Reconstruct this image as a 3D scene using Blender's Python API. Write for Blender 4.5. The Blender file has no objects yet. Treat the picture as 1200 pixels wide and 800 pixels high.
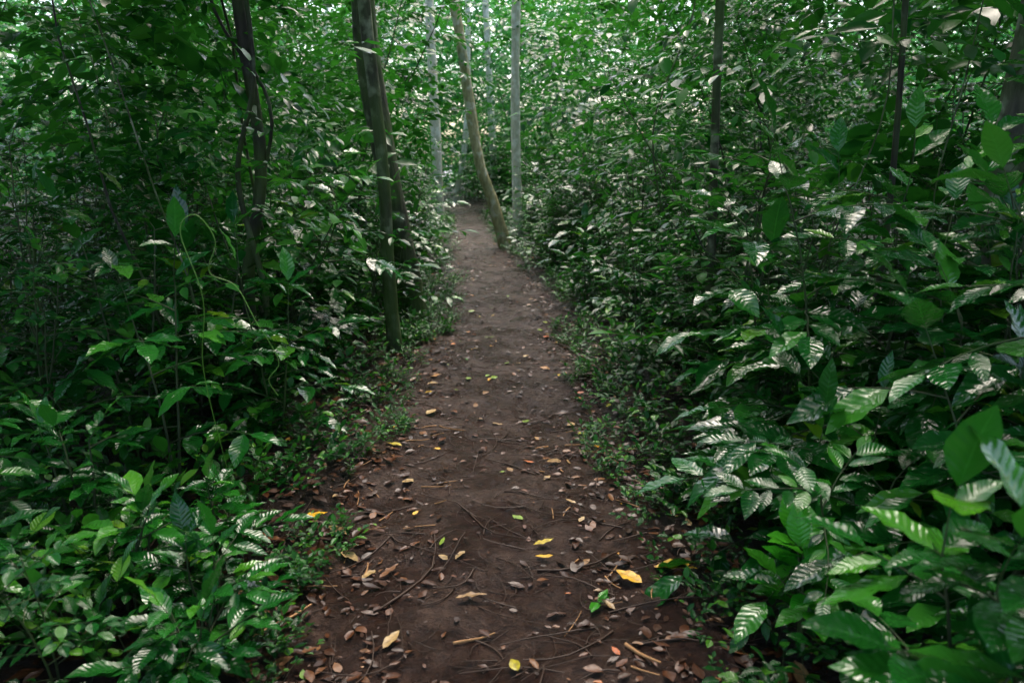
import bpy, math, random
import numpy as np
from mathutils import Vector, Euler
from mathutils import noise as mn
random.seed(7); R=np.random.RandomState(11)
scene=bpy.context.scene
scene.view_settings.view_transform='Standard'; scene.view_settings.look='None'; scene.view_settings.exposure=0

# ------------------------------------------------------------ terrain helpers
CY=np.array([-30,-3,2.2,4.7,7,9.4,13.9,19,25,32,45,80.])
CX=np.array([0,0,-.05,-.14,-.10,-.12,-.54,-.98,-1.35,-2.8,-7,-20.])
def cx(y): return np.interp(y,CY,CX)
def HWf(y): return np.interp(y,[0,4,9,14,40],[.70,.68,.58,.40,.45])
def wob(y): return .07*np.sin(y*1.9+.5)+.05*np.sin(y*4.3+1.)
def gh(x,y):
    x=np.asarray(x,float); y=np.asarray(y,float)
    d=np.abs(x-cx(y))
    side=np.clip((d-.5)/.8,0,1); side=side*side*(3-2*side)
    far=np.clip((d-2)/20,0,1)
    return side*.07 + .02*np.sin(x*2.1+y*.7)*side+ .012*np.sin(x*5.3-y*3.1)+.012*np.sin(y*2.3+x*1.7)+ far*.5*np.sin(x*.21+1)*np.sin(y*.17)
# ------------------------------------------------------------ materials
def new_mat(name):
    m=bpy.data.materials.new(name); m.use_nodes=True; nt=m.node_tree; nt.nodes.clear()
    return m,nt
def N(nt,t,**k):
    n=nt.nodes.new(t)
    for a,b in k.items(): setattr(n,a,b)
    return n
def L(nt,a,b): nt.links.new(a,b)
def math_(nt,op,a,b=None,c=None):
    n=N(nt,'ShaderNodeMath',operation=op)
    for i,v in enumerate((a,b,c)):
        if v is None: continue
        if isinstance(v,(int,float)): n.inputs[i].default_value=v
        else: L(nt,v,n.inputs[i])
    return n.outputs[0]
def ramp(nt,fac,stops):
    n=N(nt,'ShaderNodeValToRGB'); e=n.color_ramp.elements
    e[0].position=stops[0][0]; e[0].color=(*stops[0][1],1); e[1].position=stops[-1][0]; e[1].color=(*stops[-1][1],1)
    for p,c in stops[1:-1]:
        x=e.new(p); x.color=(*c,1)
    L(nt,fac,n.inputs[0]); return n.outputs[0]
def mixc(nt,f,a,b,mode='MIX'):
    n=N(nt,'ShaderNodeMix',data_type='RGBA',blend_type=mode)
    for i,v in ((0,f),(6,a),(7,b)):
        if isinstance(v,(int,float)): n.inputs[i].default_value=v
        elif isinstance(v,tuple): n.inputs[i].default_value=(*v,1)
        else: L(nt,v,n.inputs[i])
    return n.outputs[2]
def leaf_mat(name,stops,rough=.3,transl=.22,veins=True,spec=.5,tcol=(.06,.34,.02)):
    m,nt=new_mat(name)
    at=N(nt,'ShaderNodeAttribute',attribute_name='leaf'); sp=N(nt,'ShaderNodeSeparateXYZ'); L(nt,at.outputs['Vector'],sp.inputs[0])
    s=math_(nt,'ABSOLUTE',sp.outputs[0]); t=sp.outputs[1]; r=sp.outputs[2]
    col=ramp(nt,r,stops)
    tc=N(nt,'ShaderNodeNewGeometry')
    tone_shade=N(nt,'ShaderNodeTexNoise'); tone_shade.inputs['Scale'].default_value=.9; tone_shade.inputs['Detail'].default_value=1; L(nt,tc.outputs['Position'],tone_shade.inputs['Vector'])
    col=mixc(nt,1.,col,ramp(nt,tone_shade.outputs[0],[(.35,(.55,.60,.65)),(.5,(.95,.95,.8)),(.68,(1.0,1.0,.6))]),'MULTIPLY')  # clump-scale tone variety, plus deep shadows painted into the leaf colour
    pr=N(nt,'ShaderNodeBsdfPrincipled')
    if veins:
        nz=N(nt,'ShaderNodeTexNoise'); nz.inputs['Scale'].default_value=17; nz.inputs['Detail'].default_value=0.; L(nt,tc.outputs['Position'],nz.inputs['Vector'])
        mid=math_(nt,'LESS_THAN',s,.05)
        v=math_(nt,'SINE',math_(nt,'MULTIPLY',math_(nt,'SUBTRACT',t,math_(nt,'MULTIPLY',s,.16)),58.))
        vp=math_(nt,'POWER',math_(nt,'MAXIMUM',v,0.),8.)
        f=math_(nt,'MAXIMUM',math_(nt,'MULTIPLY',mid,.28),math_(nt,'MULTIPLY',vp,.08))
        col=mixc(nt,f,col,(.05,.24,.04))
        h=math_(nt,'ADD',math_(nt,'MULTIPLY',v,-.13),math_(nt,'MULTIPLY',nz.outputs[0],3.2))
        b=N(nt,'ShaderNodeBump'); b.inputs['Strength'].default_value=.8; b.inputs['Distance'].default_value=.004
        L(nt,h,b.inputs['Height']); L(nt,b.outputs[0],pr.inputs['Normal'])
    pr.inputs['Roughness'].default_value=rough
    L(nt,col,pr.inputs['Base Color'])
    pr.inputs['Specular IOR Level'].default_value=spec
    tr=N(nt,'ShaderNodeBsdfTranslucent'); L(nt,mixc(nt,.4,col,tcol),tr.inputs[0])
    mx=N(nt,'ShaderNodeMixShader'); mx.inputs[0].default_value=transl
    if spec==0:
        df=N(nt,'ShaderNodeBsdfDiffuse'); L(nt,col,df.inputs[0]); nt.nodes.remove(pr); L(nt,df.outputs[0],mx.inputs[1])
    else: L(nt,pr.outputs[0],mx.inputs[1])
    L(nt,tr.outputs[0],mx.inputs[2])
    o=N(nt,'ShaderNodeOutputMaterial'); L(nt,mx.outputs[0],o.inputs[0]); return m
G_NEAR=[(0,(.005,.055,.010)),(.45,(.010,.10,.017)),(.8,(.022,.155,.022)),(.97,(.07,.28,.025)),(1,(.18,.34,.02))]
G_HERB=[(0,(.006,.055,.010)),(.5,(.013,.10,.016)),(.85,(.035,.18,.022)),(1,(.13,.34,.025))]
G_UP=[(0,(.007,.065,.012)),(.5,(.016,.125,.021)),(1,(.06,.24,.03))]
G_FAR_HAZE=[(0,(.035,.19,.075)),(.5,(.07,.29,.11)),(1,(.13,.40,.13))]  # paler, brighter greens: distance haze painted into the leaf colour
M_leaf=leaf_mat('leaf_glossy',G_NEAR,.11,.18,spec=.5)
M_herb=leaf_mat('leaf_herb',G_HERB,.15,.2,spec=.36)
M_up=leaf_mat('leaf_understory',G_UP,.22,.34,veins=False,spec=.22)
M_far_haze=leaf_mat('leaf_far_haze',G_FAR_HAZE,.45,.42,veins=False,tcol=(.16,.55,.14),spec=0)
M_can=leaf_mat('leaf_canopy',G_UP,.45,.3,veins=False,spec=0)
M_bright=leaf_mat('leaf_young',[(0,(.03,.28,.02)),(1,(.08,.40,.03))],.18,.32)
def bark_mat(name,c1,c2,lich,lamt=.5,moss=.3):
    m,nt=new_mat(name); g=N(nt,'ShaderNodeNewGeometry')
    mp=N(nt,'ShaderNodeMapping'); mp.inputs['Scale'].default_value=(9,9,2.5); L(nt,g.outputs['Position'],mp.inputs[0])
    n1=N(nt,'ShaderNodeTexNoise'); n1.inputs['Scale'].default_value=3; n1.inputs['Detail'].default_value=8; L(nt,mp.outputs[0],n1.inputs['Vector'])
    n2=N(nt,'ShaderNodeTexNoise'); n2.inputs['Scale'].default_value=7; n2.inputs['Detail'].default_value=4; L(nt,g.outputs['Position'],n2.inputs['Vector'])
    n3=N(nt,'ShaderNodeTexNoise'); n3.inputs['Scale'].default_value=2.2; n3.inputs['Detail'].default_value=5; L(nt,g.outputs['Position'],n3.inputs['Vector'])
    c=ramp(nt,n1.outputs[0],[(.3,c1),(.7,c2)])
    c=mixc(nt,ramp(nt,n2.outputs[0],[(.62-lamt*.22,(0,0,0)),(.68-lamt*.1,(1,1,1))]),c,lich)
    c=mixc(nt,ramp(nt,n3.outputs[0],[(.62-moss*.3,(0,0,0)),(.8-moss*.2,(.8,.8,.8))]),c,(.05,.095,.015))
    pr=N(nt,'ShaderNodeBsdfPrincipled'); L(nt,c,pr.inputs['Base Color']); pr.inputs['Roughness'].default_value=.65; pr.inputs['Specular IOR Level'].default_value=.3
    b=N(nt,'ShaderNodeBump'); b.inputs['Strength'].default_value=.8; b.inputs['Distance'].default_value=.02
    L(nt,n1.outputs[0],b.inputs['Height']); L(nt,b.outputs[0],pr.inputs['Normal'])
    o=N(nt,'ShaderNodeOutputMaterial'); L(nt,pr.outputs[0],o.inputs[0]); return m
B_dark=bark_mat('bark_dark',(.010,.009,.006),(.035,.032,.020),(.08,.10,.06),.15,.6)
B_mid=bark_mat('bark_mossy',(.016,.016,.009),(.065,.064,.036),(.20,.22,.14),.45,.9)
B_pale=bark_mat('bark_pale',(.45,.44,.32),(.68,.66,.52),(.76,.75,.64),.6,.08)
B_tan=bark_mat('bark_tan',(.26,.22,.10),(.56,.49,.26),(.64,.60,.44),.4,.4)
B_lich=bark_mat('bark_lichen',(.03,.03,.022),(.10,.095,.07),(.26,.29,.21),.45,.7)
B_stem=bark_mat('stem_green',(.02,.035,.012),(.05,.07,.025),(.06,.07,.03),.2,.5)
def simple(name,col,rough=.5):
    m,nt=new_mat(name); pr=N(nt,'ShaderNodeBsdfPrincipled'); pr.inputs['Roughness'].default_value=rough; pr.inputs['Specular IOR Level'].default_value=.3
    g=N(nt,'ShaderNodeNewGeometry'); n=N(nt,'ShaderNodeTexNoise'); n.inputs['Scale'].default_value=40; L(nt,g.outputs['Position'],n.inputs['Vector'])
    L(nt,mixc(nt,n.outputs[0],tuple(c*.6 for c in col),tuple(min(1,c*1.3) for c in col)),pr.inputs['Base Color'])
    o=N(nt,'ShaderNodeOutputMaterial'); L(nt,pr.outputs[0],o.inputs[0]); return m
M_tendril=simple('tendril',(.13,.28,.04),.4)
M_twig=simple('twig',(.05,.026,.015),.5)
M_wood=simple('splinter_wood',(.42,.22,.09),.6)
def litter_mat():
    m,nt=new_mat('leaf_litter')
    at=N(nt,'ShaderNodeAttribute',attribute_name='leaf'); sp=N(nt,'ShaderNodeSeparateXYZ'); L(nt,at.outputs['Vector'],sp.inputs[0])
    c=ramp(nt,sp.outputs[2],[(0,(.024,.009,.005)),(.45,(.06,.021,.009)),(.70,(.12,.040,.014)),(.81,(.22,.10,.04)),(.86,(.50,.35,.15)),(.90,(.52,.10,.012)),(.94,(.85,.50,.02)),(.975,(.20,.34,.03)),(1,(.07,.30,.02))])
    g=N(nt,'ShaderNodeNewGeometry'); n=N(nt,'ShaderNodeTexNoise'); n.inputs['Scale'].default_value=60; n.inputs['Detail'].default_value=5; L(nt,g.outputs['Position'],n.inputs['Vector'])
    c=mixc(nt,.6,c,ramp(nt,n.outputs[0],[(.35,(.35,.3,.28)),(.6,(1,1,1))]),'MULTIPLY')
    s=math_(nt,'ABSOLUTE',sp.outputs[0])
    c=mixc(nt,math_(nt,'MULTIPLY',math_(nt,'LESS_THAN',s,.07),.4),c,(.12,.08,.04))
    pr=N(nt,'ShaderNodeBsdfPrincipled'); L(nt,c,pr.inputs['Base Color']); pr.inputs['Roughness'].default_value=.35; pr.inputs['Specular IOR Level'].default_value=.25
    b=N(nt,'ShaderNodeBump'); b.inputs['Strength'].default_value=.5; b.inputs['Distance'].default_value=.004; L(nt,n.outputs[0],b.inputs['Height']); L(nt,b.outputs[0],pr.inputs['Normal'])
    o=N(nt,'ShaderNodeOutputMaterial'); L(nt,pr.outputs[0],o.inputs[0]); return m
M_lit=litter_mat()
def soil_mat(name,path=True):
    m,nt=new_mat(name); g=N(nt,'ShaderNodeNewGeometry')
    def nz(s,d=6,ro=.6):
        n=N(nt,'ShaderNodeTexNoise'); n.inputs['Scale'].default_value=s; n.inputs['Detail'].default_value=d; n.inputs['Roughness'].default_value=ro; L(nt,g.outputs['Position'],n.inputs['Vector']); return n.outputs[0]
    a=nz(2.6,6); b_=nz(18,9,.75); c_=nz(110,4)
    if path: c=ramp(nt,b_,[(.28,(.018,.008,.005)),(.5,(.064,.032,.020)),(.72,(.155,.090,.060))])
    else: c=ramp(nt,b_,[(.25,(.008,.006,.004)),(.5,(.026,.014,.008)),(.75,(.06,.03,.016))])
    c=mixc(nt,.9,c,ramp(nt,a,[(.40,(.48,.37,.32)),(.60,(1,1,1))]),'MULTIPLY')
    c=mixc(nt,.6,c,ramp(nt,c_,[(.35,(.35,.32,.3)),(.6,(1,1,1))]),'MULTIPLY')
    v=N(nt,'ShaderNodeTexVoronoi'); v.inputs['Scale'].default_value=70; L(nt,g.outputs['Position'],v.inputs['Vector'])
    h=math_(nt,'ADD',math_(nt,'MULTIPLY',b_,1.),math_(nt,'ADD',math_(nt,'MULTIPLY',c_,.22),math_(nt,'MULTIPLY',v.outputs['Distance'],-.18)))
    pr=N(nt,'ShaderNodeBsdfPrincipled'); L(nt,c,pr.inputs['Base Color'])
    L(nt,ramp(nt,a,[(.38,(.13,.13,.13)),(.62,(.45,.45,.45))]),pr.inputs['Roughness'])
    bp=N(nt,'ShaderNodeBump'); bp.inputs['Strength'].default_value=1; bp.inputs['Distance'].default_value=.04; L(nt,h,bp.inputs['Height']); L(nt,bp.outputs[0],pr.inputs['Normal'])
    pr.inputs['Specular IOR Level'].default_value=.4
    o=N(nt,'ShaderNodeOutputMaterial'); L(nt,pr.outputs[0],o.inputs[0]); return m
M_path=soil_mat('path_soil',True); M_ground=soil_mat('forest_soil',False)

# ------------------------------------------------------------ mesh accumulator
def nrm(v): return v/np.maximum(np.linalg.norm(v,axis=-1,keepdims=True),1e-9)
class Acc:
    def __init__(s): s.V=[];s.F=[];s.A=[];s.M=[];s.n=0; s.lv=[]
    def add(s,v,f,a,m):
        s.V.append(v); s.F.append(f+s.n); s.A.append(a); s.M.append(np.full(len(f),m,np.int32)); s.n+=len(v)
    def tube(s,P,rad,sides=5,mat=0):
        P=np.asarray(P,float); rad=np.asarray(rad,float); k=len(P)
        T=nrm(np.gradient(P,axis=0)); ref=np.array([0.,1,0.]) if abs(T[0][2])>.5 else np.array([0,0,1.])
        U=nrm(np.cross(T,ref)); W=np.cross(T,U); a=np.linspace(0,2*math.pi,sides,endpoint=False)
        V=P[:,None,:]+rad.reshape(k,-1,1)*(np.cos(a)[None,:,None]*U[:,None,:]+np.sin(a)[None,:,None]*W[:,None,:])
        V=V.reshape(-1,3); i=np.arange(k-1)[:,None]*sides; j=np.arange(sides)[None,:]; j2=(j+1)%sides
        F=np.stack([i+j,i+j2,i+sides+j2,i+sides+j],-1).reshape(-1,4)
        s.add(V,F,np.zeros((len(V),3)),mat)
    def leaf(s,p,d,n,L_,W_,curl=.15,fold=.25,r=None):
        s.lv.append((*p,*d,*n,L_,W_,curl,fold,random.random() if r is None else r))
    def flush(s,nl=6,ns=2,mat=1,wav=.04):
        if not s.lv: return
        q=np.array(s.lv); s.lv=[]; n=len(q)
        P=q[:,0:3];D=nrm(q[:,3:6]);Nn=q[:,6:9]; Y=nrm(np.cross(Nn,D)); Nn=np.cross(D,Y)
        t=np.linspace(0,1,nl+1); sa=np.linspace(-1,1,2*ns+1)
        w=np.sin(math.pi*np.clip(t,.004,.996)**.85)**(.95 if nl>4 else .8); w=np.maximum(w,.015)
        T,S=np.meshgrid(t,sa,indexing='ij'); W=np.repeat(w[:,None],len(sa),1); T=T.ravel();S=S.ravel();W=W.ravel()
        Lg=q[:,9:10];Wd=q[:,10:11];C=q[:,11:12];Fo=q[:,12:13];r=q[:,13:14]
        along=T[None]*Lg*(1-.25*C*T[None]**2); across=S*W*Wd/2
        up=np.abs(S)*W*Wd/2*Fo - C*Lg*T**2 + wav*Lg*np.abs(S)*np.sin(T*17+r*20+S*2)*W
        V=P[:,None]+D[:,None]*along[...,None]+Y[:,None]*across[...,None]+Nn[:,None]*up[...,None]
        m=len(T); c=len(sa); i=np.arange(nl)[:,None]*c; j=np.arange(c-1)[None]
        f=np.stack([i+j,i+j+1,i+c+j+1,i+c+j],-1).reshape(-1,4)
        F=(f[None]+np.arange(n)[:,None,None]*m).reshape(-1,4)
        A=np.stack([np.broadcast_to(S,(n,m)),np.broadcast_to(T,(n,m)),np.broadcast_to(r,(n,m))],-1).reshape(-1,3)
        s.add(V.reshape(-1,3),F,A,mat)
    def obj(s,name,mats,link=True,parent=None,loc=None):
        V=np.concatenate(s.V);F=np.concatenate(s.F).astype(np.int32);A=np.concatenate(s.A);M=np.concatenate(s.M)
        me=bpy.data.meshes.new(name); me.vertices.add(len(V)); me.vertices.foreach_set('co',V.astype(np.float32).ravel())
        me.loops.add(F.size); me.loops.foreach_set('vertex_index',F.ravel()); me.polygons.add(len(F))
        me.polygons.foreach_set('loop_start',np.arange(0,F.size,4,dtype=np.int32)); me.polygons.foreach_set('material_index',M)
        me.polygons.foreach_set('use_smooth',np.ones(len(F),bool))
        at=me.attributes.new('leaf','FLOAT_VECTOR','POINT'); at.data.foreach_set('vector',A.astype(np.float32).ravel())
        for m in mats: me.materials.append(m)
        me.update(calc_edges=True)
        o=bpy.data.objects.new(name,me)
        if link: scene.collection.objects.link(o)
        if loc is not None: o.location=loc
        if parent: o.parent=parent
        return o
def rd(a,b): return random.uniform(a,b)
def unit(v): v=np.array(v,float); return v/np.linalg.norm(v)
def spray(acc,p,d,Ln,nleaf,ll,lw=.42,droop=.7,r0=.004,two=0,nrand=.35,K=6,sides=4,tube=True):
    p=np.array(p,float); d=unit(d); st=Ln/K; pts=[p.copy()]; ds=[d.copy()]
    for i in range(K):
        d=unit(d+np.array([rd(-.12,.12),rd(-.12,.12),-droop*st])); p=p+d*st; pts.append(p.copy()); ds.append(d.copy())
    if tube: acc.tube(pts,np.linspace(r0,r0*.3,K+1),sides,0)
    pts=np.array(pts); ds=np.array(ds)
    for i in range(nleaf):
        t=.12+.88*(i+rd(0,.5))/nleaf; t=min(t,.999)*K; k=int(t); f=t-k
        q=pts[k]*(1-f)+pts[k+1]*f; dd=ds[min(k+1,K)]
        side=unit(np.cross(dd,[0,0,1])+np.array([1e-4,0,0]))*(1 if i%2 else -1); a=math.radians(rd(38,72))
        ld=dd*math.cos(a)+side*math.sin(a)+np.array([0,0,rd(-.45,.15)])
        nn=np.array([rd(-nrand,nrand),rd(-nrand,nrand),1])
        l=ll*rd(.55,1.2); acc.leaf(q+unit(ld)*.008,ld,nn,l,l*lw*rd(.85,1.15),rd(-.02,.28),rd(.05,.45))
        if two and random.random()<two:
            spray(acc,q,dd*.6+side+np.array([0,0,.1]),Ln*.45,max(3,nleaf//2),ll*.9,lw,droop,r0*.6,0,nrand,4,3,tube)
    l=ll*rd(.8,1.15); acc.leaf(pts[-1],ds[-1],[rd(-.2,.2),rd(-.2,.2),1],l,l*lw,.15,.25)
def shrub(acc,H,nst,nbr,bL,nleaf,ll,lw=.42,two=0,lo=.12,r=.009,lean=.25,base=(0,0,0),droop=.7,K_=6,tube=True,wig=.08):
    for s in range(nst):
        a=rd(0,6.28); l=rd(0,lean); p=np.array(base)+np.array([rd(-.05,.05),rd(-.05,.05),-.05]); K=8; h=H*rd(.75,1.1); pts=[p.copy()]
        dx=np.array([math.cos(a)*l,math.sin(a)*l,1.])
        for i in range(K):
            dx=dx+np.array([rd(-wig,wig),rd(-wig,wig),0]); p=p+unit(dx)*h/K; pts.append(p.copy())
        pts=np.array(pts); acc.tube(pts,np.linspace(r,r*.35,K+1),5,0); ph=rd(0,6.28)
        for b in range(nbr):
            t=lo+(1-lo)*(b+rd(0,1))/nbr; t=min(t,.999); k=int(t*K); f=t*K-k; q=pts[k]*(1-f)+pts[k+1]*f
            az=ph+b*2.4+rd(-.4,.4); el=rd(.05,.75); L_=bL*(1.15-.55*t)*rd(.7,1.2)
            spray(acc,q,[math.cos(az),math.sin(az),el],L_,nleaf,ll,lw,droop,r*.45,two,K=K_,tube=tube)
        spray(acc,pts[-1],[rd(-.5,.5),rd(-.5,.5),1],bL*.5,max(4,nleaf//2),ll,lw,1.2,r*.35,K=K_)
def proto_coll(name,objs):
    c=bpy.data.collections.new(name)
    for o in objs: c.objects.link(o)
    return c
# ------------------------------------------------------------ prototypes
pr_shrub=[]
SP=[(.13,.46,8),(.17,.42,8),(.24,.36,5),(.11,.55,9),(.19,.30,7),(.15,.48,8),(.22,.46,5),(.12,.34,10)]
for i,(ll,lw,nf) in enumerate(SP):
    a=Acc(); random.seed(100+i); shrub(a,rd(.8,1.25),2,8,.5,nf,ll,lw,K_=4,droop=rd(.6,1.3)); a.flush(6,1,1,.03)
    pr_shrub.append(a.obj('shrub_%02d'%i,[B_stem,M_leaf],False))
pr_small=[]
for i in range(5):
    a=Acc(); random.seed(200+i); shrub(a,rd(1.0,1.5),3,10,.5,10,rd(.065,.095),.48,two=.06,K_=3); a.flush(3,1,1,.03)
    pr_small.append(a.obj('smallleaf_%02d'%i,[B_stem,M_up],False))
pr_herb=[]
for i in range(8):
    a=Acc(); random.seed(300+i)
    for s in range(random.randint(3,5)):
        az=rd(0,6.28); spray(a,[rd(-.04,.04),rd(-.04,.04),-.01],[math.cos(az)*rd(.3,1),math.sin(az)*rd(.3,1),1.3],rd(.14,.30),random.randint(5,7),rd(.045,.085),rd(.42,.62),3.0,.002,0,.3,4,3)
    a.flush(4,1,1,.03); pr_herb.append(a.obj('herb_%02d'%i,[B_stem,M_herb],False))
pr_tall=[]
for i in range(7):
    a=Acc(); random.seed(400+i); shrub(a,rd(3.6,5.4),1,26,1.0,13,rd(.12,.17),.46,two=.15,lo=.12,r=.013,lean=.2,droop=.5,K_=3,tube=False,wig=.16); a.flush(3,1,1,.03)
    pr_tall.append(a.obj('sapling_%02d'%i,[B_dark,M_up],False))
def clump(seed,mat,n=300,ll=.2,rad=1.2,tilt=.5,nl=2):
    a=Acc(); random.seed(seed)
    for k in range(n//12):
        p=np.array([random.gauss(0,rad*.45),random.gauss(0,rad*.45),random.gauss(0,rad*.33)]); az=rd(0,6.28)
        spray(a,p,[math.cos(az),math.sin(az),rd(-.1,.5)],rd(.5,.9),11,ll,.48,.6,.006,0,tilt,3,3,tube=False)
    a.flush(nl,1,0,.03); return a.obj('clump_%d'%seed,[mat],False)
pr_far=[clump(500+i,M_far_haze) for i in range(4)]
pr_mid=[clump(510+i,M_up,int(260*(.15/l_)**1.3),l_,.9,.5,3) for i,l_ in enumerate((.11,.15,.19,.14,.24))]
pr_can=[clump(520+i,M_can,170,.45,2.0) for i in range(3)]
C_shrub=proto_coll('proto_shrub',pr_shrub);C_small=proto_coll('proto_small',pr_small);C_herb=proto_coll('proto_herb',pr_herb)
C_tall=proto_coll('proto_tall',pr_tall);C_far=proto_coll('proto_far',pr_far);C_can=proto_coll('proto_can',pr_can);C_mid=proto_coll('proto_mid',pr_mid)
# ------------------------------------------------------------ instancing
def scatter(name,coll,P,ROT,S,real=True):
    P=np.array(P,np.float32); n=len(P); cnt=len(coll.objects)
    me=bpy.data.meshes.new(name); me.vertices.add(n); me.vertices.foreach_set('co',P.ravel())
    a=me.attributes.new('prot','FLOAT_VECTOR','POINT'); a.data.foreach_set('vector',np.array(ROT,np.float32).ravel())
    a=me.attributes.new('pscl','FLOAT','POINT'); a.data.foreach_set('value',np.array(S,np.float32))
    a=me.attributes.new('pidx','INT','POINT'); a.data.foreach_set('value',R.randint(0,cnt,n).astype(np.int32))
    o=bpy.data.objects.new(name,me); scene.collection.objects.link(o)
    g=bpy.data.node_groups.new('scatter_'+name,'GeometryNodeTree')
    g.interface.new_socket('Geometry',in_out='INPUT',socket_type='NodeSocketGeometry'); g.interface.new_socket('Geometry',in_out='OUTPUT',socket_type='NodeSocketGeometry')
    gi=g.nodes.new('NodeGroupInput'); go=g.nodes.new('NodeGroupOutput'); ci=g.nodes.new('GeometryNodeCollectionInfo')
    ci.inputs['Collection'].default_value=coll; ci.inputs['Separate Children'].default_value=True; ci.inputs['Reset Children'].default_value=True
    ip=g.nodes.new('GeometryNodeInstanceOnPoints'); ip.inputs['Pick Instance'].default_value=True
    def na(nm,t):
        x=g.nodes.new('GeometryNodeInputNamedAttribute'); x.data_type=t; x.inputs['Name'].default_value=nm; return x.outputs['Attribute']
    er=g.nodes.new('FunctionNodeEulerToRotation')
    g.links.new(gi.outputs[0],ip.inputs['Points']); g.links.new(ci.outputs[0],ip.inputs['Instance'])
    g.links.new(na('prot','FLOAT_VECTOR'),er.inputs[0]); g.links.new(er.outputs[0],ip.inputs['Rotation'])
    g.links.new(na('pscl','FLOAT'),ip.inputs['Scale']); g.links.new(na('pidx','INT'),ip.inputs['Instance Index'])
    if real:
        rl=g.nodes.new('GeometryNodeRealizeInstances'); g.links.new(ip.outputs[0],rl.inputs[0]); g.links.new(rl.outputs[0],go.inputs[0])
    else: g.links.new(ip.outputs[0],go.inputs[0])
    md=o.modifiers.new('scatter','NODES'); md.node_group=g; return o
def rows(n,xr,yr,margin,sc,tilt=.12,xpow=1.,near=1.5,z=0,acc=None):
    P=[];Q=[];S=[]
    while len(P)<n:
        y=R.uniform(*yr); sd=1 if R.rand()<.5 else -1; u=R.rand()**xpow
        d=xr[0]+(xr[1]-xr[0])*u; x=cx(y)+wob(y*sd+sd)+sd*(HWf(y)+d)
        s=R.uniform(*sc)
        if acc is not None:
            s=acc(x,y,s)
            if s is None: continue
        if d<margin*s: continue
        if math.hypot(x,y)<near: continue
        zz=z() if callable(z) else z
        P.append((x,y,gh(x,y)+zz)); Q.append((R.normal(0,tilt),R.normal(0,tilt),R.uniform(0,6.28))); S.append(s)
    return P,Q,S
def f_herb(x,y,s):
    d=abs(x-cx(y))-HWf(y)
    if d<.2 and mn.noise((x*1.3,y*1.3,5.))<-.3: return None
    return s*(.45+.55*max(0,min(1,d/.6)))
P,Q,S=rows(1600,(-.08,2.3),(1.2,11),-1,(.6,1.5),.15,1.4,1.2,acc=f_herb)
P2,Q2,S2=rows(550,(.0,2.5),(11,26),0,(1.,2.2),.15,1.3,acc=f_herb)
scatter('ground_cover_plants',C_herb,P+P2,Q+Q2,S+S2)
def f_shrub(x,y,s):
    if x<0 and y<3.3: return s*.5 if x<-1.3 else None
    if y<1.9: return None
    if x>0 and y<2.5 and x<1.5: return s*.55
    return s
P,Q,S=rows(150,(.35,3.0),(1.6,13),.42,(.65,1.4),.14,1.,1.8,acc=f_shrub)
P2,Q2,S2=rows(110,(.4,4),(13,34),.45,(1.0,1.8),.12,1.)
scatter('understory_shrubs',C_shrub,P+P2,Q+Q2,S+S2)
P,Q,S=rows(140,(.5,4.5),(3.6,16),.42,(.8,1.6),.12,1.,2)
P2,Q2,S2=rows(120,(.3,6),(16,38),.4,(1.3,2.3),.12,1.)
scatter('small_leaved_bushes',C_small,P+P2,Q+Q2,S+S2)
def f_tall(x,y,s):
    d=abs(x-cx(y))-HWf(y)
    if y<6 and d<.9: return None
    return s
P,Q,S=rows(54,(.9,7.5),(4.4,18),.5,(.7,1.15),.06,1.,3.4,acc=f_tall)
P2,Q2,S2=rows(66,(1.0,12),(18,40),.5,(1.0,1.7),.05,1.)
P3,Q3,S3=rows(10,(3.0,7),(-3,4.2),.5,(.8,1.2),.06,1.,4)
scatter('understory_saplings',C_tall,P+P2+P3,Q+Q2+Q3,S+S2+S3)
P,Q,S=rows(215,(.9,5.5),(4.8,16),.9,(.55,1.1),.25,1.1,3.4,z=lambda:R.uniform(1.3,5.0))
P2,Q2,S2=rows(180,(1.0,14),(16,34),.9,(1.0,1.9),.25,1.1,z=lambda:R.uniform(1.5,8))
P4=[(.75,7.2,3.35),(.2,8.5,3.7),(-.5,9.5,3.9),(1.3,6.4,3.0),(-.35,7.4,3.5),(.9,10.5,3.9),(.1,12,4.3),(-.9,12.5,4.2),(.6,14,4.6),(-2.3,24,5.6),(.3,25,5.2),(-1.0,30,7.0)];Q4=[(0,0,i) for i in range(12)];S4=[.45,.5,.55,.5,.4,.6,.6,.6,.7,1.,1.,1.3]
scatter('leafy_boughs',C_mid,P+P2+P4,Q+Q2+Q4,S+S2+S4)
P=[];Q=[];S=[]
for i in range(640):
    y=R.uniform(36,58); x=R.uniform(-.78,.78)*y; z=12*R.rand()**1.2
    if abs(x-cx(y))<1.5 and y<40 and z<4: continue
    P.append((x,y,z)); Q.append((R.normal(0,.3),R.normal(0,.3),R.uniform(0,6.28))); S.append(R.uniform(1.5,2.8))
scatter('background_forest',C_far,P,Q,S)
P=[];Q=[];S=[]
while len(P)<180:
    y=R.uniform(-9,16); x=R.uniform(-12,12); z=R.uniform(7,11)
    if abs(x-cx(y))<1.9+1.0*R.rand(): continue
    P.append((x,y,z)); Q.append((R.normal(0,.3),R.normal(0,.3),R.uniform(0,6.28))); S.append(R.uniform(1,1.6))
scatter('unseen_shade_canopy',C_can,P,Q,S)  # unseen canopy added overhead to darken the sides, open above the path
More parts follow.
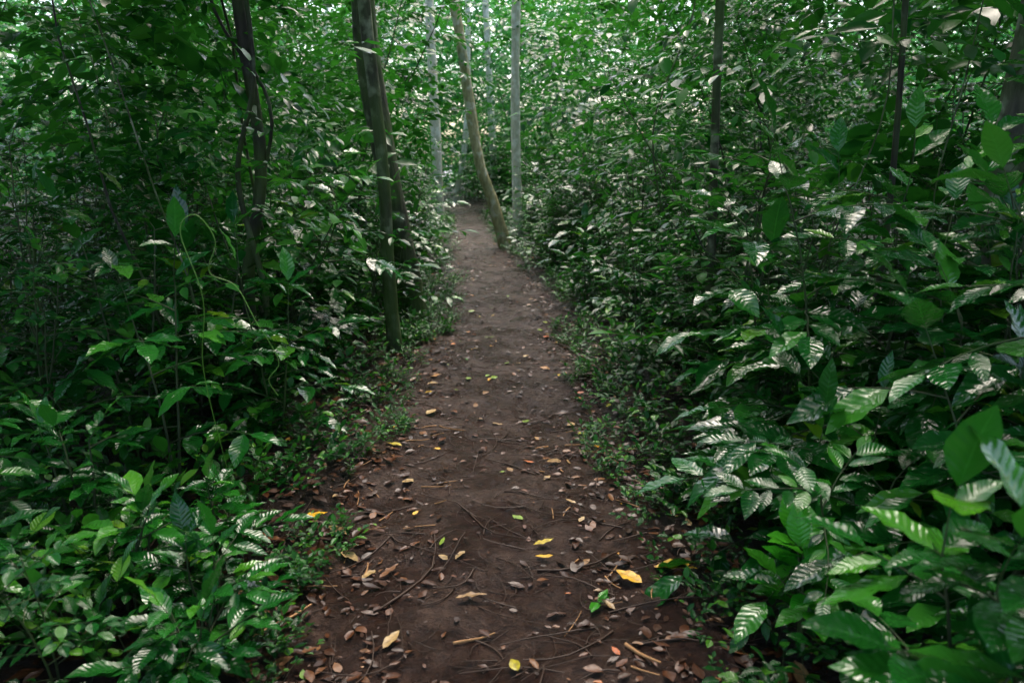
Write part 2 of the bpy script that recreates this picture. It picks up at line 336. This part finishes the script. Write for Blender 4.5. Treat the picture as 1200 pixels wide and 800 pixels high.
# ------------------------------------------------------------ ground + path
def grid(name,X,Y,Z,mat):
    ny,nx=X.shape; V=np.stack([X,Y,Z],-1).reshape(-1,3); i=np.arange(ny-1)[:,None]*nx; j=np.arange(nx-1)[None]
    F=np.stack([i+j,i+j+1,i+nx+j+1,i+nx+j],-1).reshape(-1,4); a=Acc(); a.add(V,F,np.zeros((len(V),3)),0); return a.obj(name,[mat])
u=np.linspace(-1,1,261); xs=np.sinh(u*6.2)/np.sinh(6.2)*300
v=np.linspace(0,1,420); ys=np.concatenate([-np.linspace(40,3,20)[:-1],-3+np.sinh(v*5.2)/np.sinh(5.2)*400])
X,Y=np.meshgrid(xs,ys); X=X+cx(Y)
D=np.abs(X-cx(Y)); Z=gh(X,Y)-.045*np.clip((HWf(Y)+.12-D)/.12,0,1)
grid('forest_ground',X,Y,Z,M_ground)
def und(x,y): return mn.noise((x*6,y*6,0))*.018+mn.noise((x*2,y*2,9))*.022
yy=np.concatenate([np.arange(-3,1.6,.08),np.arange(1.6,8,.018),np.arange(8,16,.05),np.arange(16,60,.2)]); ss=np.linspace(-1,1,91)
Sg,Yg=np.meshgrid(ss,yy); hw=HWf(Yg)+.10+.05*np.sin(Yg*3.1+Sg)+.03*np.sin(Yg*9.)
Xg=cx(Yg)+Sg*hw; Zg=gh(Xg,Yg)
fl=[und(x,y)+mn.noise((x*22,y*22,3))*.009 for x,y in zip(Xg.ravel(),Yg.ravel())]
e=np.clip((1-np.abs(Sg))/.12,0,1)
Zg=Zg+np.array(fl).reshape(Zg.shape)*e+.008-.035*(1-e)
grid('dirt_path',Xg,Yg,Zg,M_path)
def ph(x,y): return float(gh(x,y))+.010+und(x,y)*(1 if abs(x-cx(y))<HWf(y)-.05 else .3)
# ------------------------------------------------------------ litter
a=Acc(); random.seed(5)
def litter(x,y,l,w,r,az=None,z=.006,curl=None):
    az=rd(0,6.28) if az is None else az
    a.leaf((x,y,ph(x,y)+z),(math.cos(az),math.sin(az),rd(-.03,.14)),(rd(-.25,.25),rd(-.25,.25),1),l,w,rd(-.12,.12) if curl is None else curl,rd(-.1,.5),r)
for i in range(4800):
    y=1.6+ (rd(0,1)**1.5)*16; sd=random.choice((-1,1)); d=abs(random.gauss(HWf(y)+.02,.25)); x=float(cx(y))+sd*d
    l=rd(.012,.075); litter(x,y,l,l*rd(.35,.6),random.random()*(.82 if random.random()<.90 else 1))
for i in range(900):
    y=1.6+ (rd(0,1)**1.3)*16; x=float(cx(y))+rd(-.6,.6); l=rd(.010,.045); litter(x,y,l,l*rd(.3,.6),random.random()*(.80 if random.random()<.85 else 1))
for i in range(1500):
    y=1.6+rd(0,1)*8; sd=random.choice((-1,1)); d=rd(.7,2.2); x=float(cx(y))+sd*d
    l=rd(.04,.11); litter(x,y,l,l*rd(.35,.5),random.random()*.86)
for i in range(60):
    y=1.9+ (rd(0,1)**1.4)*9; x=float(cx(y))+random.gauss(0,.5); l=rd(.04,.10); litter(x,y,l,l*rd(.35,.5),random.choice((rd(.83,.88),rd(.83,.88),rd(.89,.96),.975)))
a.flush(4,1,0,.05)
for (x,y,l,w,r,az) in [(-.94,3.31,.12,.05,.94,.6),(.56,2.86,.17,.07,.94,-.1),(.495,2.76,.13,.06,.935,2.3),(-.71,3.04,.11,.05,.86,-.7),(-.515,2.82,.13,.03,.8,1.1),
   (-.21,2.68,.12,.04,.83,.1),(-.43,2.37,.11,.04,.86,1.2),(.09,3.07,.10,.035,.955,.5),(-1.4,3.4,.07,.035,.94,2),(-.55,4.9,.10,.06,.86,1),(-.3,3.05,.07,.02,.975,1.4),
   (.0,3.9,.06,.03,.83,2),(.28,4.2,.05,.03,.8,0),(.45,5.4,.06,.04,.9,0),(.3,3.3,.05,.025,.86,1),(-.45,3.35,.04,.02,.94,1),(-.2,5.3,.07,.04,.82,1),(-.72,3.2,.12,.04,.84,2.6),(.35,2.3,.05,.02,.9,2),(.02,2.25,.06,.035,.96,2),(.55,4.1,.05,.03,.9,2),(.3,7.3,.09,.05,.9,1),(-.62,5.6,.08,.05,.85,0),(.1,6.4,.07,.05,.86,1)]:
    litter(x,y,l,w,r,az,.016,.02)
a.flush(8,2,0,.035); a.obj('fallen_leaves',[M_lit])
a=Acc()
def twig(x,y,l,r,az,mat=0,bend=.12):
    p=[];dz=rd(0,.02)
    for k in range(6):
        t=k/5; xx=x+math.cos(az)*l*t+math.sin(az)*bend*l*math.sin(t*3.1); yy_=y+math.sin(az)*l*t-math.cos(az)*bend*l*math.sin(t*3.1)
        p.append((xx,yy_,ph(xx,yy_)+r*.6+dz*t))
    a.tube(p,np.linspace(r,r*.5,6),5,mat)
for i in range(2600):
    y=1.6+rd(0,1)**1.5*12; x=float(cx(y))+random.gauss(0,.62); l=rd(.02,.15) if (random.random()<.88 or y>5) else rd(.15,.4); twig(x,y,l,rd(.0008,.0025) if l<.15 else rd(.0015,.005),rd(0,6.28),bend=rd(-.2,.2))
for i in range(44):
    y=rd(1.8,4.8); s=random.choice((-1,1)); twig(float(cx(y))+s*rd(.2,.75),y,rd(.05,.16),rd(.002,.005),rd(0,6.28),1,.04)
twig(-.2,2.42,.16,.006,.5,1,.03); twig(.38,2.38,.17,.008,-1.0,1,.02); twig(-.95,2.35,.35,.008,.9,1,.05); twig(.3,4.3,.14,.006,.3,1,.05)
for (x,y,l,r,az) in [(-.5,2.6,.6,.006,1.3),(.1,2.9,.4,.006,.4)]:
    twig(x,y,l,r,az,0,.15)
a.obj('fallen_twigs',[M_twig,M_wood])
# ------------------------------------------------------------ trees
def smooth_path(pts,n=24):
    pts=np.array(pts,float); t=np.linspace(0,1,len(pts)); tt=np.linspace(0,1,n)
    out=[]
    for ax in range(3):
        m=np.gradient(pts[:,ax],t); k=np.clip(np.searchsorted(t,tt)-1,0,len(t)-2); h=t[k+1]-t[k]; s=(tt-t[k])/h
        out.append((2*s**3-3*s**2+1)*pts[k,ax]+(s**3-2*s**2+s)*h*m[k]+(-2*s**3+3*s**2)*pts[k+1,ax]+(s**3-s**2)*h*m[k+1])
    return np.stack(out,-1)
def tree(name,pts,r,mat,topz=13,seed=0,crown=True,flare=1.5,extra=None,cr=2.2):
    random.seed(seed+900); a=Acc(); pts=[list(p) for p in pts]; b=pts[0]; b[2]=float(gh(b[0],b[1]))-.12
    l=np.array(pts[-1]); d=unit(l-np.array(pts[-2])); d=unit(d+np.array([0,0,1.5]))
    while l[2]<topz: l=l+d*2.2+np.array([rd(-.2,.2),rd(-.2,.2),0]); pts.append(list(l))
    P=smooth_path(pts,60); hz=P[:,2]-P[0,2]; rad=r*(1-.6*hz/hz.max())*(1+(flare-1)*np.exp(-hz/.18))
    sides=12; ang=np.linspace(0,2*math.pi,sides,endpoint=False)
    rr=rad[:,None]*(1+.10*np.sin(ang*3+seed)[None]*(.4+np.exp(-hz/.3))[:,None]+.05*np.sin(ang[None]*2+hz[:,None]*3)+.03*R.randn(60,12))
    a.tube(P,rr,sides,0)
    if extra:
        for e,er in extra: 
            E=smooth_path(e,30); a.tube(E,np.linspace(er,er*.6,30),7,0)
    if crown:
        for k in range(8):
            i=random.randint(40,58); q=P[i]; az=rd(0,6.28); el=rd(.2,.9); Ln=rd(1.2,2.4); dd=unit([math.cos(az),math.sin(az),el]); pp=[q]
            for s in range(5): dd=unit(dd+np.array([rd(-.2,.2),rd(-.2,.2),rd(-.1,.1)])); pp.append(pp[-1]+dd*Ln/5)
            a.tube(pp,np.linspace(rad[i]*.5,.008,6),6,0)
            for s in range(6):
                c=pp[random.randint(2,5)]+np.array([random.gauss(0,.35),random.gauss(0,.35),random.gauss(0,.3)]); az=rd(0,6.28)
                spray(a,c,[math.cos(az),math.sin(az),rd(-.1,.4)],rd(.5,.9),9,.17,.42,.6,.006,0,.4,3,3)
        a.flush(2,1,1,.03)
    return a.obj(name,[mat,M_can])
tree('mossy_trunk_tree',[(-.97,6.5,0),(-1.01,6.5,.7),(-1.03,6.5,1.6),(-1.13,6.5,2.8)],.055,B_mid,11,1)
tree('mossy_trunk_tree',[(-1.02,8.15,0),(-1.08,8.15,.5),(-1.24,8.13,1.5),(-1.42,8.1,3.1)],.13,B_mid,13,2,flare=1.7)
tree('curved_pale_tree',[(-.08,15,0),(-.33,15,.8),(-.6,15,1.6),(-.77,15,2.65),(-.93,15,3.8),(-1.05,15,4.5)],.105,B_tan,14,3)
tree('pale_bark_tree',[(.12,16.5,0),(.09,16.5,1.3),(.06,16.5,3),(.09,16.5,5)],.10,B_pale,15,4)
tree('pale_bark_tree',[(-1.82,20,0),(-1.85,20,2),(-1.95,20,5.3)],.13,B_pale,15,5)
tree('pale_bark_tree',[(-.55,28,0),(-.7,28,3),(-.9,28,7)],.13,B_pale,16,6)
tree('pale_bark_tree',[(-2.2,31,0),(-1.7,31,3),(-1.6,31,8)],.12,B_pale,16,7)
tree('slender_tree',[(1.55,6.1,0),(1.52,6.1,1.2),(1.48,6.05,2.8)],.036,B_mid,10,8)
tree('slender_tree',[(2.05,4.6,0),(2.15,4.6,1.2),(2.12,4.6,2.6)],.02,B_dark,8,9,flare=1.2)
tree('lichen_covered_tree',[(2.56,4.3,0),(2.62,4.3,1.2),(2.72,4.3,2.7)],.125,B_lich,13,10)
tree('dark_trunk_tree',[(-1.68,5.2,0),(-1.74,5.2,.8),(-1.6,5.2,1.6),(-1.68,5.2,2.7)],.042,B_dark,10,11,
     extra=[([(-1.75,5.1,0),(-1.58,5.05,.7),(-1.72,5.1,1.5),(-1.56,5.05,2.2),(-1.7,5.1,3.5)],.022),([(-1.5,5.2,0),(-1.75,5.3,1.0),(-1.5,5.15,1.9),(-1.85,5.2,2.6),(-2.0,5.1,4)],.014)])
k=20
for i in range(14):
    y=R.uniform(18,46); sd=1 if R.rand()<.5 else -1; x=float(cx(y))+sd*(HWf(y)+R.uniform(1.0,.3*y+1)); 
    tree('forest_tree',[(x,y,0),(x+R.uniform(-.2,.2),y,2),(x+R.uniform(-.4,.4),y,5)],R.uniform(.05,.13),[B_mid,B_pale,B_tan,B_pale,B_mid][R.randint(5)],R.uniform(11,16),k+i,crown=(i%2==0))
a=Acc(); random.seed(77)
for i in range(26):
    y=rd(3.4,14); sd=random.choice((-1,-1,1)); x=float(cx(y))+sd*(HWf(y)+rd(.6,4)); h=rd(3.5,7); ln=rd(-.35,.35)
    pts=[(x,y,-.05)]+[(x+ln*k_*h/7+rd(-.2,.2),y+rd(-.1,.1),h*k_/7) for k_ in range(1,8)]
    a.tube(smooth_path(pts,34),np.linspace(rd(.003,.010),.003,34),5,0)
a.obj('liana_stems',[B_mid])
# ------------------------------------------------------------ hero plants
def hero(name,loc,seed,**kw):
    random.seed(seed); a=Acc(); mats=kw.pop('mats',[B_stem,M_leaf]); shrub(a,**kw); a.flush(9,2,1,.03)
    return a.obj(name,mats,loc=(loc[0],loc[1],float(gh(loc[0],loc[1]))))
for i,(x,y,h) in enumerate([(1.45,3.3,1.35),(1.75,2.9,1.25),(1.35,4.1,1.3),(1.85,3.7,1.55),(2.2,3.1,1.45),(1.25,2.9,.75),(1.55,2.3,.85),(2.9,4.0,1.9)]):
    hero('broadleaf_shrub',(x,y),40+i,H=h,nst=3,nbr=8,bL=.62,nleaf=6,ll=.225,lw=.45,lo=.2,droop=1.1)
for i,(x,y,h) in enumerate([(-1.55,3.5,1.15),(-2.0,4.0,1.4),(-1.35,4.3,.8),(-2.5,4.2,1.9)]):
    hero('broadleaf_shrub',(x,y),60+i,H=h,nst=2,nbr=6,bL=.5,nleaf=6,ll=.19,lw=.40,lo=.3,droop=1.1)
for i,(x,y,h) in enumerate([(-1.35,2.55,.42),(-1.05,2.45,.3),(-1.7,2.9,.5),(-1.15,2.95,.3),(-1.75,2.3,.45),(-.95,2.2,.25)]):
    hero('low_leafy_plant',(x,y),80+i,H=h,nst=3,nbr=4,bL=.22,nleaf=5,ll=.14,lw=.42,lo=.3,droop=1.5)
hero('bright_leaf_seedling',(.98,2.35),99,H=.32,nst=2,nbr=3,bL=.16,nleaf=4,ll=.15,lw=.55,lo=.5,mats=[B_stem,M_bright])
hero('foreground_shrub',(1.05,1.5),98,H=.85,nst=3,nbr=6,bL=.35,nleaf=6,ll=.18,lw=.5,lo=.45)
hero('bright_leaf_seedling',(.33,2.62),97,H=.05,nst=1,nbr=1,bL=.03,nleaf=1,ll=.07,lw=.5,lo=.5,mats=[B_stem,M_bright],r=.003)
a=Acc(); tp=[(-1.25,3.3,.25),(-1.2,3.0,.8),(-1.10,2.8,1.12),(-1.16,2.8,1.36),(-1.10,2.8,1.42),(-1.04,2.8,1.33),(-1.07,2.8,1.22),(-.98,2.8,1.17),(-.90,2.75,1.05),(-.86,2.75,.98),(-.83,2.75,.90),(-.87,2.75,.84),(-.84,2.75,.78)]
a.tube(smooth_path(tp,90),np.linspace(.0018,.0010,90),6,0); a.obj('climbing_vine_tendril',[M_tendril])
# ------------------------------------------------------------ light
w=bpy.data.worlds.new('World'); scene.world=w; w.use_nodes=True; nt=w.node_tree; nt.nodes.clear()
sky=nt.nodes.new('ShaderNodeTexSky'); sky.sky_type='NISHITA'; sky.sun_disc=False; sky.sun_elevation=math.radians(62); sky.sun_rotation=math.radians(10); sky.dust_density=4.5; sky.air_density=1.; sky.ozone_density=.6
bg=nt.nodes.new('ShaderNodeBackground'); bg.inputs[1].default_value=.62; wo=nt.nodes.new('ShaderNodeOutputWorld')
nt.links.new(sky.outputs[0],bg.inputs[0]); nt.links.new(bg.outputs[0],wo.inputs[0])
sl=bpy.data.lights.new('sun','SUN'); sl.energy=2.4; sl.angle=math.radians(25); sl.color=(1,.95,.86); so=bpy.data.objects.new('sun',sl); scene.collection.objects.link(so)
dv=Vector((math.sin(math.radians(10))*math.cos(math.radians(62)),math.cos(math.radians(10))*math.cos(math.radians(62)),math.sin(math.radians(62))))
so.rotation_euler=dv.to_track_quat('Z','Y').to_euler(); so.location=(0,0,30)
# ------------------------------------------------------------ camera
cam=bpy.data.cameras.new('camera'); co=bpy.data.objects.new('camera',cam); scene.collection.objects.link(co); scene.camera=co
co.location=(0,0,1.6); co.rotation_euler=(math.radians(90-12.7),0,0); cam.lens=28; cam.sensor_width=36; cam.clip_end=1500; cam.clip_start=.05
cam.dof.use_dof=True; cam.dof.focus_distance=4.4; cam.dof.aperture_fstop=2.8
